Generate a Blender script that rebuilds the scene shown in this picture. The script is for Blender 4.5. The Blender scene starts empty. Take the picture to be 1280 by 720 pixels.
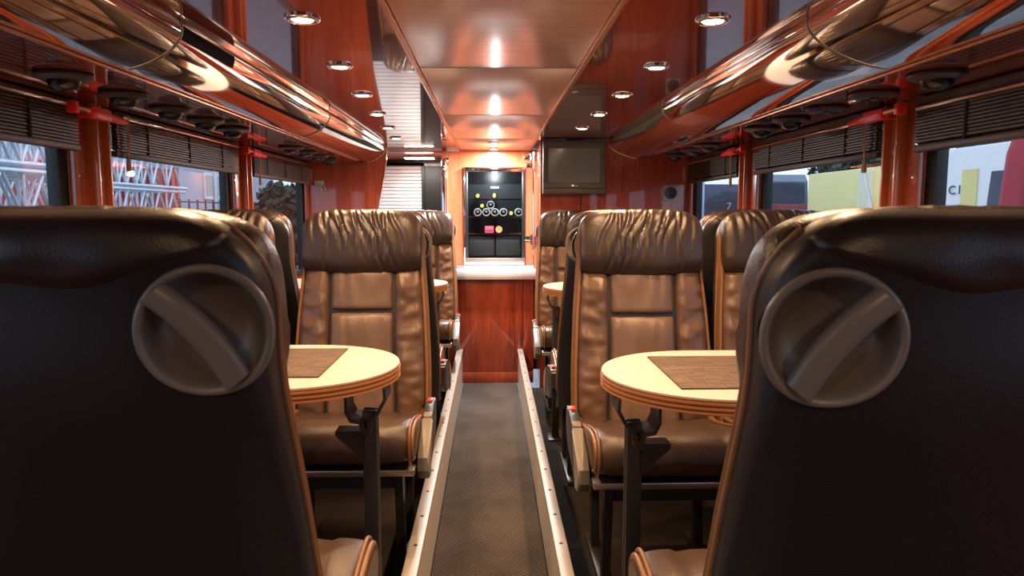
import bpy, bmesh, math, random
from mathutils import Vector, Matrix, noise
random.seed(7)
S = bpy.context.scene
C = S.collection
R = math.radians
PI = math.pi

# ------------------------------------------------------------------ camera
EYE = 1.25
cam_d = bpy.data.cameras.new('camera'); cam = bpy.data.objects.new('camera', cam_d); C.objects.link(cam)
cam.location = (0, 0, EYE); cam.rotation_euler = (R(90 - 6.1), 0, R(-1.65))
cam_d.sensor_width = 36; cam_d.lens = 900 / 1280 * 36
cam_d.clip_start = 0.02; cam_d.clip_end = 200
cam_d.dof.use_dof = True; cam_d.dof.focus_distance = 3.2; cam_d.dof.aperture_fstop = 9
S.camera = cam
# ------------------------------------------------------------------ world (overcast daylight)
w = bpy.data.worlds.new('overcast_sky'); S.world = w; w.use_nodes = True
bg = w.node_tree.nodes['Background']; bg.inputs[0].default_value = (.72, .84, 1, 1); bg.inputs[1].default_value = 1.7
S.view_settings.view_transform = 'Standard'; S.view_settings.look = 'None'
S.view_settings.gamma = 1; S.view_settings.use_curve_mapping = False
S.view_settings.exposure = 1.0
DOWNLIGHT_W = 16.0
CEIL = EYE + .47          # ceiling height above the aisle floor
SOF = EYE + .345          # underside of the luggage / duct tube
WX = 1.34                 # side walls
FL = .04                  # raised seat floor
ENDL, ENDR = 5.30, 4.85   # far bulkheads left / right

# ------------------------------------------------------------------ materials
def newmat(name):
    m = bpy.data.materials.new(name); m.use_nodes = True
    nt = m.node_tree; return m, nt, nt.nodes['Principled BSDF']
def pm(name, col, rough=.5, metal=0, coat=0, bump=0, bscale=60, spec=.5, var=0, vscale=8, emit=0, ecol=None, coatr=.05, rvar=0):
    m, nt, b = newmat(name); N = nt.nodes; L = nt.links
    b.inputs['Base Color'].default_value = (*col, 1); b.inputs['Roughness'].default_value = rough
    b.inputs['Metallic'].default_value = metal; b.inputs['Coat Weight'].default_value = coat
    b.inputs['Coat Roughness'].default_value = coatr; b.inputs['Specular IOR Level'].default_value = spec
    if emit:
        b.inputs['Emission Color'].default_value = (*(ecol or col), 1); b.inputs['Emission Strength'].default_value = emit
    if var or bump or rvar:
        tc = N.new('ShaderNodeTexCoord')
    if var:
        n = N.new('ShaderNodeTexNoise'); n.inputs['Scale'].default_value = vscale; n.inputs['Detail'].default_value = 5
        L.new(tc.outputs['Object'], n.inputs['Vector'])
        r = N.new('ShaderNodeValToRGB'); r.color_ramp.elements[0].position = .3; r.color_ramp.elements[1].position = .7
        r.color_ramp.elements[0].color = (*[c * (1 - var) for c in col], 1)
        r.color_ramp.elements[1].color = (*[min(1, c * (1 + var)) for c in col], 1)
        L.new(n.outputs['Fac'], r.inputs['Fac']); L.new(r.outputs['Color'], b.inputs['Base Color'])
    if bump:
        n2 = N.new('ShaderNodeTexNoise'); n2.inputs['Scale'].default_value = bscale; n2.inputs['Detail'].default_value = 4
        L.new(tc.outputs['Object'], n2.inputs['Vector'])
        bp = N.new('ShaderNodeBump'); bp.inputs['Strength'].default_value = bump; bp.inputs['Distance'].default_value = .004
        L.new(n2.outputs['Fac'], bp.inputs['Height']); L.new(bp.outputs['Normal'], b.inputs['Normal'])
    return m
def wood(name, c1, c2, scale=(14, 14, 1.2), rough=.25, coat=1, spec=.5, coatr=.03, bump=0, ior=1.5):
    m, nt, b = newmat(name); N = nt.nodes; L = nt.links
    tc = N.new('ShaderNodeTexCoord'); mp = N.new('ShaderNodeMapping'); mp.inputs['Scale'].default_value = scale
    L.new(tc.outputs['Object'], mp.inputs['Vector'])
    n = N.new('ShaderNodeTexNoise'); n.inputs['Scale'].default_value = 3; n.inputs['Detail'].default_value = 8; n.inputs['Roughness'].default_value = .65
    n.inputs['Distortion'].default_value = .6
    L.new(mp.outputs['Vector'], n.inputs['Vector'])
    r = N.new('ShaderNodeValToRGB'); r.color_ramp.elements[0].position = .33; r.color_ramp.elements[1].position = .68
    r.color_ramp.elements[0].color = (*c1, 1); r.color_ramp.elements[1].color = (*c2, 1)
    L.new(n.outputs['Fac'], r.inputs['Fac']); L.new(r.outputs['Color'], b.inputs['Base Color'])
    b.inputs['Roughness'].default_value = rough; b.inputs['Coat Weight'].default_value = coat; b.inputs['Coat Roughness'].default_value = coatr
    b.inputs['Specular IOR Level'].default_value = spec; b.inputs['Coat IOR'].default_value = ior
    return m
def carpet(name, c1, c2):
    m, nt, b = newmat(name); N = nt.nodes; L = nt.links
    tc = N.new('ShaderNodeTexCoord'); mp = N.new('ShaderNodeMapping'); mp.inputs['Rotation'].default_value = (0, 0, R(28))
    L.new(tc.outputs['Object'], mp.inputs['Vector'])
    wv = N.new('ShaderNodeTexWave'); wv.bands_direction = 'Y'; wv.inputs['Scale'].default_value = 30; wv.inputs['Distortion'].default_value = 1.2
    wv.inputs['Detail'].default_value = 2; wv.inputs['Detail Scale'].default_value = 12
    L.new(mp.outputs['Vector'], wv.inputs['Vector'])
    n = N.new('ShaderNodeTexNoise'); n.inputs['Scale'].default_value = 260; n.inputs['Detail'].default_value = 3
    L.new(tc.outputs['Object'], n.inputs['Vector'])
    n3 = N.new('ShaderNodeTexNoise'); n3.inputs['Scale'].default_value = 3.5; n3.inputs['Detail'].default_value = 2
    L.new(tc.outputs['Object'], n3.inputs['Vector'])
    mx = N.new('ShaderNodeMath'); mx.operation = 'MULTIPLY'; L.new(wv.outputs['Fac'], mx.inputs[0]); L.new(n.outputs['Fac'], mx.inputs[1])
    r = N.new('ShaderNodeValToRGB'); r.color_ramp.elements[0].position = .08; r.color_ramp.elements[1].position = .55
    r.color_ramp.elements[0].color = (*c1, 1); r.color_ramp.elements[1].color = (*c2, 1)
    L.new(mx.outputs[0], r.inputs['Fac'])
    st = N.new('ShaderNodeMapRange'); st.inputs[1].default_value = .36; st.inputs[2].default_value = .6; st.inputs[3].default_value = .72; st.inputs[4].default_value = 1
    L.new(n3.outputs['Fac'], st.inputs[0])
    mm = N.new('ShaderNodeMix'); mm.data_type = 'RGBA'; mm.blend_type = 'MULTIPLY'; mm.inputs[0].default_value = 1
    L.new(r.outputs['Color'], mm.inputs[6]); L.new(st.outputs[0], mm.inputs[7]); L.new(mm.outputs[2], b.inputs['Base Color'])
    b.inputs['Roughness'].default_value = .95; b.inputs['Specular IOR Level'].default_value = .15
    bp = N.new('ShaderNodeBump'); bp.inputs['Strength'].default_value = .9; bp.inputs['Distance'].default_value = .004
    L.new(mx.outputs[0], bp.inputs['Height']); L.new(bp.outputs['Normal'], b.inputs['Normal'])
    return m
def glass(name, tint=(.85, .9, .95), refl=.10):
    m = bpy.data.materials.new(name); m.use_nodes = True; nt = m.node_tree; N = nt.nodes; L = nt.links
    N.remove(N['Principled BSDF'])
    t = N.new('ShaderNodeBsdfTransparent'); t.inputs[0].default_value = (*tint, 1)
    g = N.new('ShaderNodeBsdfGlossy'); g.inputs['Roughness'].default_value = .02; g.inputs[0].default_value = (1, 1, 1, 1)
    lw = N.new('ShaderNodeLayerWeight'); pw = N.new('ShaderNodeMath'); pw.operation = 'POWER'; pw.inputs[1].default_value = 5
    L.new(lw.outputs['Facing'], pw.inputs[0])
    f = N.new('ShaderNodeMath'); f.operation = 'MULTIPLY_ADD'; f.inputs[1].default_value = .55; f.inputs[2].default_value = .02; L.new(pw.outputs[0], f.inputs[0])
    mx = N.new('ShaderNodeMixShader'); L.new(f.outputs[0], mx.inputs[0]); L.new(t.outputs[0], mx.inputs[1]); L.new(g.outputs[0], mx.inputs[2])
    L.new(mx.outputs[0], N['Material Output'].inputs[0])
    return m
M = {}
M['shell'] = pm('dark_seat_leather', (.017, .0155, .018), .38, bump=.10, bscale=420, spec=.5)
M['cap'] = pm('dark_brown_cap_leather', (.034, .023, .02), .32, bump=.12, bscale=380, spec=.55)
M['head'] = pm('brown_headrest_leather', (.042, .026, .021), .29, bump=.3, bscale=300, spec=.55, var=.2, vscale=9)
M['panel'] = pm('taupe_panel_leather', (.158, .092, .060), .29, bump=.3, bscale=300, spec=.5, var=.15, vscale=7)
M['bolster'] = pm('brown_bolster_leather', (.125, .066, .040), .28, bump=.3, bscale=300, spec=.5, var=.2, vscale=7)
M['cush'] = pm('brown_cushion_leather', (.075, .045, .031), .32, bump=.3, bscale=300, spec=.5, var=.15, vscale=6)
M['piping'] = pm('tan_piping_leather', (.21, .10, .043), .32, bump=.2, bscale=300)
M['grip'] = pm('grey_grip_plastic', (.21, .19, .175), .32, spec=.5, bump=.08, bscale=500)
M['unit'] = pm('grey_side_plastic', (.20, .178, .155), .42, bump=.1, bscale=400)
M['unitd'] = pm('charcoal_plastic', (.03, .028, .028), .45, bump=.1, bscale=400)
M['red'] = pm('red_plastic', (.90, .03, .035), .4)
M['redbtn'] = pm('red_button', (.7, .05, .03), .4)
M['brass'] = pm('brass_metal', (.75, .5, .2), .3, 1)
M['steel'] = pm('brushed_steel', (.55, .53, .5), .35, 1)
M['legm'] = pm('dark_leg_metal', (.030, .028, .028), .42, .3)
M['chrome'] = pm('chrome', (.86, .84, .83), .06, 1)
M['alu'] = pm('satin_aluminium', (.42, .37, .33), .45, .35, bump=.05, bscale=200)
M['kerb'] = pm('pale_kerb_paint', (.50, .46, .43), .4, 0, spec=.6)
M['black'] = pm('black_paint', (.012, .012, .014), .35)
M['rubber'] = pm('black_rubber', (.012, .012, .012), .6)
M['mirror'] = pm('mirror_duct_metal', (.86, .80, .76), .045, 1, bump=.012, bscale=3)
M['wood'] = wood('mahogany_wall', (.235, .033, .014), (.38, .070, .028))
M['woodh'] = wood('mahogany_wall_horizontal', (.20, .028, .010), (.34, .062, .022), (14, 1.2, 14))
M['ceilg'] = wood('lacquered_mahogany_ceiling', (.15, .020, .009), (.25, .040, .016), (12, 1, 12), .12, 1, .6, .015, ior=1.75)
M['ceilc'] = wood('satin_copper_veneer', (.58, .26, .165), (.72, .37, .25), (1.2, 16, 16), .34, .7, .6, .22)
M['orange'] = wood('orange_veneer', (.48, .12, .045), (.62, .19, .085), (10, 10, 1), .3, .6)
M['trim'] = pm('copper_trim', (.62, .27, .12), .25, .7)
M['trimw'] = pm('orange_edge_wood', (.50, .12, .035), .3, coat=.8)
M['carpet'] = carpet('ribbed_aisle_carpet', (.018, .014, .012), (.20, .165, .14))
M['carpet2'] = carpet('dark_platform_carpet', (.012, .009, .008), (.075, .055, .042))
M['laminate'] = pm('cream_laminate', (.57, .515, .465), .4, coat=.2, var=.03, vscale=30)
M['edge1'] = wood('table_edge_wood', (.20, .06, .018), (.30, .10, .03), (1, 1, 40), .35, .5)
M['edge2'] = pm('table_edge_pale_stripe', (.42, .18, .065), .4)
M['slat'] = pm('dark_bamboo', (.055, .032, .019), .5, var=.45, vscale=25)
M['slat2'] = pm('dark_blind_rail', (.07, .035, .022), .5)
M['cord'] = pm('beige_cord', (.42, .30, .20), .8)
M['cordd'] = pm('dark_ladder_tape', (.02, .014, .01), .8)
M['glass'] = glass('tinted_window_glass', (.66, .69, .72))
M['fglass'] = glass('fridge_glass', (.80, .84, .86))
M['white'] = pm('white_counter', (.66, .65, .64), .3, coat=.3)
M['shutter'] = pm('white_shutter', (.75, .76, .78), .45)
M['tvframe'] = pm('grey_tv_plastic', (.115, .10, .085), .45, bump=.05, bscale=300)
M['screen'] = pm('grey_tv_screen', (.22, .235, .225), .15, spec=.7)
M['fixture'] = pm('brown_fixture_plastic', (.045, .03, .026), .4)
M['dome'] = pm('black_dome', (.010, .010, .010), .25)
M['lamp'] = pm('warm_lamp_glass', (1, .8, .55), .4, emit=26, ecol=(1, .78, .5))
M['lampw'] = pm('white_lamp_glass', (1, .9, .8), .4, emit=14, ecol=(1, .93, .85))
M['wine'] = pm('dark_cooler_liner', (.02, .021, .024), .3)

def mat_placemat():
    m, nt, b = newmat('woven_brown_placemat'); N = nt.nodes; L = nt.links
    tc = N.new('ShaderNodeTexCoord'); ck = N.new('ShaderNodeTexBrick')
    ck.inputs['Scale'].default_value = 22; ck.inputs['Color1'].default_value = (.16, .09, .055, 1); ck.inputs['Color2'].default_value = (.065, .036, .022, 1)
    ck.inputs['Mortar'].default_value = (.04, .022, .015, 1); ck.inputs['Mortar Size'].default_value = .03; ck.inputs['Brick Width'].default_value = .9; ck.inputs['Row Height'].default_value = .22
    L.new(tc.outputs['Object'], ck.inputs['Vector']); L.new(ck.outputs['Color'], b.inputs['Base Color'])
    bp = N.new('ShaderNodeBump'); bp.inputs['Strength'].default_value = .6; bp.inputs['Distance'].default_value = .002; bp.invert = True
    L.new(ck.outputs['Fac'], bp.inputs['Height']); L.new(bp.outputs['Normal'], b.inputs['Normal'])
    b.inputs['Roughness'].default_value = .7
    return m
M['mat'] = mat_placemat()

# ------------------------------------------------------------------ mesh helpers
class MB:
    def __init__(s): s.v = []; s.f = []
    def add(s, vs, fs):
        o = len(s.v); s.v += [tuple(v) for v in vs]; s.f += [tuple(i + o for i in f) for f in fs]; return s
    def box(s, x0, x1, y0, y1, z0, z1, bev=0):
        if bev:
            bm = bmesh.new(); bmesh.ops.create_cube(bm, size=1)
            for v in bm.verts: v.co = Vector(((x0 + x1) / 2 + v.co.x * (x1 - x0), (y0 + y1) / 2 + v.co.y * (y1 - y0), (z0 + z1) / 2 + v.co.z * (z1 - z0)))
            bmesh.ops.bevel(bm, geom=bm.edges[:], offset=bev, segments=2, profile=.5, affect='EDGES')
            bm.verts.index_update(); s.add([v.co for v in bm.verts], [[v.index for v in f.verts] for f in bm.faces]); bm.free(); return s
        return s.add([(x, y, z) for x in (x0, x1) for y in (y0, y1) for z in (z0, z1)],
                     [(0, 1, 3, 2), (4, 6, 7, 5), (0, 4, 5, 1), (2, 3, 7, 6), (0, 2, 6, 4), (1, 5, 7, 3)])
    def tube(s, pts, r, n=10, closed=False, flat=None):
        pts = [Vector(p) for p in pts]; k = len(pts); rings = []; prev = None
        for i, p in enumerate(pts):
            if closed: d = pts[(i + 1) % k] - pts[i - 1]
            else: d = pts[min(i + 1, k - 1)] - pts[max(i - 1, 0)]
            d = d.normalized() if d.length else Vector((0, 0, 1))
            if prev is None:
                a = Vector((0, 0, 1)) if abs(d.z) < .9 else Vector((1, 0, 0))
                nrm = d.cross(a).normalized()
            else:
                nrm = (prev - d * prev.dot(d)).normalized()
            prev = nrm; b = d.cross(nrm)
            ra, rb = (r[i], r[i]) if isinstance(r, (list, tuple)) else (r, r)
            if flat: rb = rb * flat
            rings.append([p + nrm * ra * math.cos(2 * PI * j / n) + b * rb * math.sin(2 * PI * j / n) for j in range(n)])
        return s.rings(rings, closed)
    def rings(s, rings, closed=False, caps=True):
        n = len(rings[0]); k = len(rings); vs = [v for r in rings for v in r]; fs = []
        for i in range(k if closed else k - 1):
            a = i * n; b = ((i + 1) % k) * n
            for j in range(n):
                j2 = (j + 1) % n; fs.append((a + j, a + j2, b + j2, b + j))
        if not closed and caps:
            fs.append(tuple(range(n))[::-1]); fs.append(tuple((k - 1) * n + j for j in range(n)))
        return s.add(vs, fs)
    def lathe(s, prof, n=24, mat=None):
        rings = [[Vector((r * math.cos(2 * PI * j / n), r * math.sin(2 * PI * j / n), z)) for j in range(n)] for r, z in prof]
        if mat: rings = [[mat @ v for v in rg] for rg in rings]
        return s.rings(rings)
    def prism(s, poly, axis, a, b):
        n = len(poly)
        def P(p, t):
            return {'x': (t, p[0], p[1]), 'y': (p[0], t, p[1]), 'z': (p[0], p[1], t)}[axis]
        vs = [P(p, a) for p in poly] + [P(p, b) for p in poly]
        return s.add(vs, [tuple(range(n))[::-1], tuple(range(n, 2 * n))] + [(i, (i + 1) % n, n + (i + 1) % n, n + i) for i in range(n)])
    def grid(s, rows):
        m = len(rows[0]); vs = [v for r in rows for v in r]; fs = []
        for i in range(len(rows) - 1):
            for j in range(m - 1): fs.append((i * m + j, i * m + j + 1, (i + 1) * m + j + 1, (i + 1) * m + j))
        return s.add(vs, fs)
    def mesh(s, name, mat, smooth=40, fix=True):
        me = bpy.data.meshes.new(name); me.from_pydata(s.v, [], s.f)
        if fix:
            bm = bmesh.new(); bm.from_mesh(me); bmesh.ops.recalc_face_normals(bm, faces=bm.faces); bm.to_mesh(me); bm.free()
        me.materials.append(mat)
        if smooth:
            me.polygons.foreach_set('use_smooth', [True] * len(me.polygons)); me.set_sharp_from_angle(angle=R(smooth))
        me.update(); return me
def link(name, me, parent=None):
    o = bpy.data.objects.new(name, me); C.objects.link(o)
    if parent: o.parent = parent
    return o
def part(name, mb, mat, parent=None, smooth=40):
    return link(name, mb.mesh(name, M[mat] if isinstance(mat, str) else mat, smooth), parent)
def empty(name, loc=(0, 0, 0), rz=0):
    o = bpy.data.objects.new(name, None); C.objects.link(o); o.location = loc; o.rotation_euler = (0, 0, rz); o.empty_display_size = .05; return o
def tag(o, label, cat, group=None):
    o['label'] = label; o['category'] = cat
    if group: o['group'] = group
    return o
def struct(o, label=None, cat=None):
    o['kind'] = 'structure'
    if label: o['label'] = label
    if cat: o['category'] = cat
    return o
def stuff(o): o['kind'] = 'stuff'; return o
def copy_tree(o, parent=None):
    c = o.copy(); C.objects.link(c); c.parent = parent
    for ch in [x for x in list(o.children)]: copy_tree(ch, c)
    return c

# ------------------------------------------------------------------ setting: floors, kerbs
NEAR = -1.7
struct(part('floor', MB().box(-.21, .19, NEAR, 5.9, -.05, 0), 'carpet', smooth=0), 'ribbed dark grey carpet along the sunken aisle', 'floor')
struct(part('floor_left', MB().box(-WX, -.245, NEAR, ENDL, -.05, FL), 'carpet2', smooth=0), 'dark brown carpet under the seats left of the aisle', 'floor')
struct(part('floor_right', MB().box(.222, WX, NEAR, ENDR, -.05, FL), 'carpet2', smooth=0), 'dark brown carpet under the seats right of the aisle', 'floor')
def kerb(n, xi, xo, yend, label):
    root = struct(empty('trim_%d' % n, ((xi + xo) / 2, 0, 0)), label, 'kerb rail')
    cx = (xi + xo) / 2; h = abs(xo - xi) / 2
    part('kerb_face', MB().box(-h + .004, h - .004, NEAR, yend - .002, 0, .238), 'kerb', root, 0)
    part('kerb_cap', MB().box(-h - .002, h + .002, NEAR, yend, .236, .25, .004), 'alu', root)
    sc = MB()
    y = .4
    while y < yend:
        sc.lathe([(.006, .2495), (.006, .2512), (.004, .252)], 8, Matrix.Translation((0, y, 0))); y += .21
    stuff(part('cap_screws', sc, 'unitd', root))
kerb(1, -.21, -.25, 5.2, 'pale metal capped kerb along the left side of the aisle')
kerb(2, .19, .226, 5.28, 'pale metal capped kerb along the right side of the aisle')

# ------------------------------------------------------------------ side walls with window openings
WB, WT = .80, 1.595
PILL = {-1: [(.80, 1.02), (2.35, 2.56), (3.79, 4.02), (5.24, ENDL)], 1: [(.70, .92), (2.21, 2.41), (3.58, 3.80), (4.77, ENDR)]}
def side_wall(s, end, name):
    m = MB(); x0, x1 = sorted((s * WX, s * (WX + .06)))
    m.box(x0, x1, NEAR, end + (1.1 if s < 0 else .9), -.05, WB); m.box(x0, x1, NEAR, end + (1.1 if s < 0 else .9), WT, CEIL + .05)
    for a, b in PILL[s]: m.box(x0, x1, a + .05, b - .04, WB, WT)
    m.box(x0, x1, NEAR, -.6, WB, WT)
    if s > 0: m.box(x0, x1, end - .02, end + .9, WB, WT)
    else: m.box(x0, x1, end - .02, end + .12, WB, WT); m.box(x0, x1, end + 1.05, end + 1.1, WB, WT)
    return struct(part(name, m, 'woodh', smooth=0), 'red mahogany side wall around the windows on the %s' % ('left' if s < 0 else 'right'), 'wall')
side_wall(-1, ENDL, 'wall_left'); side_wall(1, ENDR, 'wall_right')
tn = 3; wn = 1
for s in (-1, 1):
    sd = 'left' if s < 0 else 'right'
    for i, (a, b) in enumerate(PILL[s]):
        nm = ['nearest', 'wide near', 'middle', 'far'][i]
        root = struct(empty('trim_%d' % tn, (s * WX, (a + b) / 2, 0)), '%s mahogany window pillar on the %s wall' % (nm, sd), 'pillar'); tn += 1
        h = (b - a) / 2
        X = lambda p, q: tuple(sorted((-s * p, -s * q)))
        part('pillar_board', MB().box(*X(0, .022), -h, h, WB - .02, SOF + .0, .002), 'wood', root)
        if i in (1, 2):
            for yy in (-.028, .045):
                part('channel_edge', MB().box(*X(.02, .055), yy, yy + .014, WB, SOF - .002, .003), 'trimw', root)
            part('channel_strip', MB().box(*X(.02, .032), -.014, .045, WB, SOF - .002), pm('pink_channel_strip', (.42, .14, .09), .25, coat=.6), root)
            for zz in (1.12, 1.36, 1.44):
                part('bolt', MB().lathe([(.012, 0), (.012, .004), (.007, .006)], 10, Matrix.Translation((-s * .032, .016, zz)) @ Matrix.Rotation(-s * PI / 2, 4, 'Y')), 'alu', root)
    gaps = [(-.6, PILL[s][0][0])] + [(PILL[s][i][1], PILL[s][i + 1][0]) for i in range(3)]
    for gi, (a, b) in enumerate(gaps):
        root = struct(empty('window_%d' % wn, (s * (WX + .03), (a + b) / 2, 0)), '%s tinted coach window with black gasket on the %s' % (['rearmost', 'nearest', 'middle', 'farthest'][gi], sd), 'window'); wn += 1
        h = (b - a) / 2
        fr = MB(); g = .035
        fr.box(-.02, .02, -h - .02, -h + g, WB, WT, .004); fr.box(-.02, .02, h - g, h + .02, WB, WT, .004)
        fr.box(-.02, .02, -h + g, h - g, WB, WB + g, .004); fr.box(-.02, .02, -h + g, h - g, WT - g, WT, .004)
        part('gasket', fr, 'rubber', root)
        part('pane', MB().box(-.003, .003, -h + g - .005, h - g + .005, WB + g - .005, WT - g + .005), 'glass', root, 0)

# ------------------------------------------------------------------ soffit boards and mirror ducts
def duct(s, end, joints, LIPX, sh):
    sd = 'left' if s < 0 else 'right'
    X = lambda p, q: tuple(sorted((s * p, s * q)))
    sb = struct(part('trim_%d' % (30 if s < 0 else 31), MB().box(*X(LIPX - .004, WX), NEAR, end, SOF, SOF + .018), 'ceilg', smooth=0), 'glossy red soffit board above the %s windows' % sd, 'soffit')
    # lip: two thin copper strips
    lip = empty('trim_%d' % (32 if s < 0 else 33)); struct(lip, 'double copper edge strip below the mirrored duct on the %s' % sd, 'edge strip')
    part('strip', MB().box(*X(LIPX - .014, LIPX - .002), NEAR, end - .25, SOF - .004, SOF + .008, .002), 'trim', lip)
    part('strip', MB().box(*X(LIPX - .030, LIPX - .018), NEAR, end - .25, SOF + .002, SOF + .012, .002), 'trim', lip)
    # profile of the mirror duct, ceiling -> lip
    e = LIPX - .028 - .902
    ctrl = [(.768, CEIL + .002), (.762, CEIL - .016), (.764, CEIL - .034), (.773, CEIL - .052), (.789, CEIL - .070), (.812, CEIL - .087), (.840, CEIL - .102), (.872, CEIL - .114), (.902, SOF + .004)]
    ctrl = [(x + sh + (e - sh) * (i / 8) ** 1.3, z) for i, (x, z) in enumerate(ctrl)]
    prof = []
    for i in range(len(ctrl) - 1):
        p0 = Vector(ctrl[max(i - 1, 0)]); p1 = Vector(ctrl[i]); p2 = Vector(ctrl[i + 1]); p3 = Vector(ctrl[min(i + 2, len(ctrl) - 1)])
        for k in range(6):
            t = k / 6
            prof.append(.5 * ((2 * p1) + (p2 - p0) * t + (2 * p0 - 5 * p1 + 4 * p2 - p3) * t * t + (3 * p1 - p0 - 3 * p2 + p3) * t ** 3))
    prof.append(Vector(ctrl[-1]))
    root = empty('overhead_duct', (s * .8, 0, 0))
    tag(root, 'long mirror polished overhead duct along the %s side of the ceiling' % sd, 'overhead duct')
    ys = [NEAR] + joints + [end]
    for a, b in zip(ys[:-1], ys[1:]):
        m = MB(); rows = []
        n = 6
        for i in range(n + 1):
            y = a + .003 + (b - a - .006) * i / n
            rows.append([(s * p.x - s * .8, y, p.y) for p in prof])
        m.grid(rows)
        sec = part('duct_section', m, 'mirror', root, 60)
        ring = MB(); ring.tube([(s * (p.x - .0005) - s * .8, b, p.y - .0005) for p in prof[2:-2]], .0028, 6)
        part('joint_band', ring, 'steel', root)
    # dark latch cover recessed on the duct flank
    return root, prof
dl, prof = duct(-1, ENDL, [.25, 1.86, 3.50], .93, .0)
dr, _ = duct(1, ENDR, [.2, 1.80, 3.30], 1.01, .008)
lat = MB(); rows = []
for i in range(9):
    y = 1.86 + .36 * i / 8; e = .6 + .4 * math.sin(PI * i / 8) ** .4
    rows.append([(-(p.x - .0025) + .8, y, p.y - .003 * e) for p in prof[5:17]])
lat.grid(rows)
part('latch_cover', lat, pm('matt_black_latch', (.006, .006, .007), .7, spec=.1), dl)

# ------------------------------------------------------------------ ceiling
ce = struct(empty('ceiling', (0, 0, CEIL)), 'lacquered red and satin copper veneer ceiling', 'ceiling')
CL, CR = -.242, .296
part('roof_board', MB().box(-WX, WX, NEAR, 6.5, .012, .05), 'black', ce, 0)
part('gloss_panel', MB().box(-WX, CL - .002, NEAR, 5.62, 0, .012), 'ceilg', ce, 0)
part('gloss_panel', MB().box(CR + .002, WX, NEAR, ENDR + .02, 0, .012), 'ceilg', ce, 0)
ys = [NEAR, .08, 1.25, 2.42, 3.59, 4.74, 5.66]
for a, b in zip(ys[:-1], ys[1:]):
    part('veneer_panel', MB().box(CL + .010, CR - .010, a + .003, b - .003, -.004, .011, .0015), 'ceilc', ce)
for x in (CL, CR):
    part('edge_strip', MB().box(x - .009, x + .009, NEAR, 5.66, -.010, .011, .003), 'trim', ce)
for y in ys[1:-1]:
    part('joint_strip', MB().box(CL + .01, CR - .01, y - .003, y + .003, -.005, .01), 'alu', ce, 0)
part('end_strip', MB().box(-.80, CL, 5.60, 5.63, -.012, .011, .002), 'white', ce)

# ------------------------------------------------------------------ far end: bulkheads, galley, stairwell
# left bulkhead with curved inner edge
edge = [(-.90, -.05), (-.89, .6), (-.865, .95), (-.835, 1.2), (-.80, 1.38), (-.772, 1.52), (-.757, 1.62), (-.752, CEIL - .001)]
bl = struct(part('wall_far_left', MB().prism([(-WX, -.05)] + edge + [(-WX, CEIL - .001)], 'y', ENDL, ENDL + .035), 'wood', smooth=0), 'curved edge mahogany bulkhead behind the left rear seats', 'wall')
part('edge_bead', MB().tube([(x, ENDL - .001, z) for x, z in edge[2:]], .004, 6), 'trim', bl)
# right bulkhead and its return to the galley
struct(part('wall_far_right', MB().box(.33, WX, ENDR, ENDR + .04, -.05, CEIL - .001).box(.33, .36, ENDR + .04, 5.68, -.05, CEIL - .001), 'wood', smooth=0), 'mahogany bulkhead carrying the television on the right', 'wall')
# galley back wall with cooler opening
GY = 5.62
gw = MB(); fx0, fx1, fz0, fz1 = -.20, .26, .832, 1.585
gw.box(-.335, fx0, GY, GY + .03, 0, CEIL - .002); gw.box(fx1, .33, GY, GY + .03, 0, CEIL - .002)
gw.box(fx0, fx1, GY, GY + .03, fz1, CEIL - .002); gw.box(fx0, fx1, GY, GY + .03, 0, fz0)
gwall = struct(part('wall_far', gw, 'orange', smooth=0), 'orange veneer galley wall around the drinks cooler', 'wall')
struct(part('wall_stair_side', MB().box(-.375, -.337, GY - .02, 6.45, 0, CEIL - .002), 'orange', smooth=0), 'orange veneer return wall beside the stairwell', 'wall')
# stairwell
sw = struct(part('wall_stair', MB().box(-WX, -.337, 6.45, 6.49, -.3, CEIL), 'black', smooth=0), 'black panel wall at the back of the stairwell', 'wall')
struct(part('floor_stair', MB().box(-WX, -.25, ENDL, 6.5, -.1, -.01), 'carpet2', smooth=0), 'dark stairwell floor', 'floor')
struct(part('ceiling_stair', MB().box(-WX, -.337, 5.63, 6.5, CEIL - .02, CEIL + .01), 'orange', smooth=0), 'orange stairwell ceiling', 'ceiling')
sh = empty('roller_shutter', (-.872, 6.44, .9)); tag(sh, 'white slatted roller shutter set in the black stairwell wall', 'shutter')
for i in range(24):
    z = i * .031
    part('slat', MB().box(-.26, .26, -.016, 0, z, z + .028, .006), 'shutter', sh)
part('shutter_frame', MB().box(-.30, -.262, -.02, 0, -.05, .80).box(.262, .285, -.02, 0, -.05, .80).box(-.262, .262, -.02, 0, .746, .80), 'black', sh, 0)
part('knob', MB().lathe([(.018, 0), (.018, .008), (.010, .016), (.003, .018)], 14, Matrix.Translation((-.06, -.02, .80 - .02)) @ Matrix.Rotation(PI / 2, 4, 'X')), 'chrome', sh)
struct(part('trim_40', MB().box(-WX, -.38, 6.42, 6.448, CEIL - .075, CEIL - .05), 'white', smooth=0), 'white header strip above the black stairwell wall', 'trim strip')
struct(part('trim_41', MB().box(-.405, -.38, 6.42, 6.448, 0, CEIL - .05), 'alu', smooth=0), 'pale upright strip beside the black stairwell wall', 'trim strip')
po = empty('grab_pole', (-.352, 5.46, 0)); tag(po, 'chrome grab pole standing beside the galley wall', 'pole')
part('pole', MB().tube([(0, 0, .0), (0, 0, 1.55), (0, .0, 1.60), (0, .03, 1.625), (0, .16, 1.63)], .019, 14), 'chrome', po)
part('flange', MB().lathe([(.036, 0), (.036, .01), (.022, .018)], 18, Matrix.Translation((0, .157, 1.63)) @ Matrix.Rotation(PI / 2, 4, 'X')), 'chrome', po)
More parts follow.
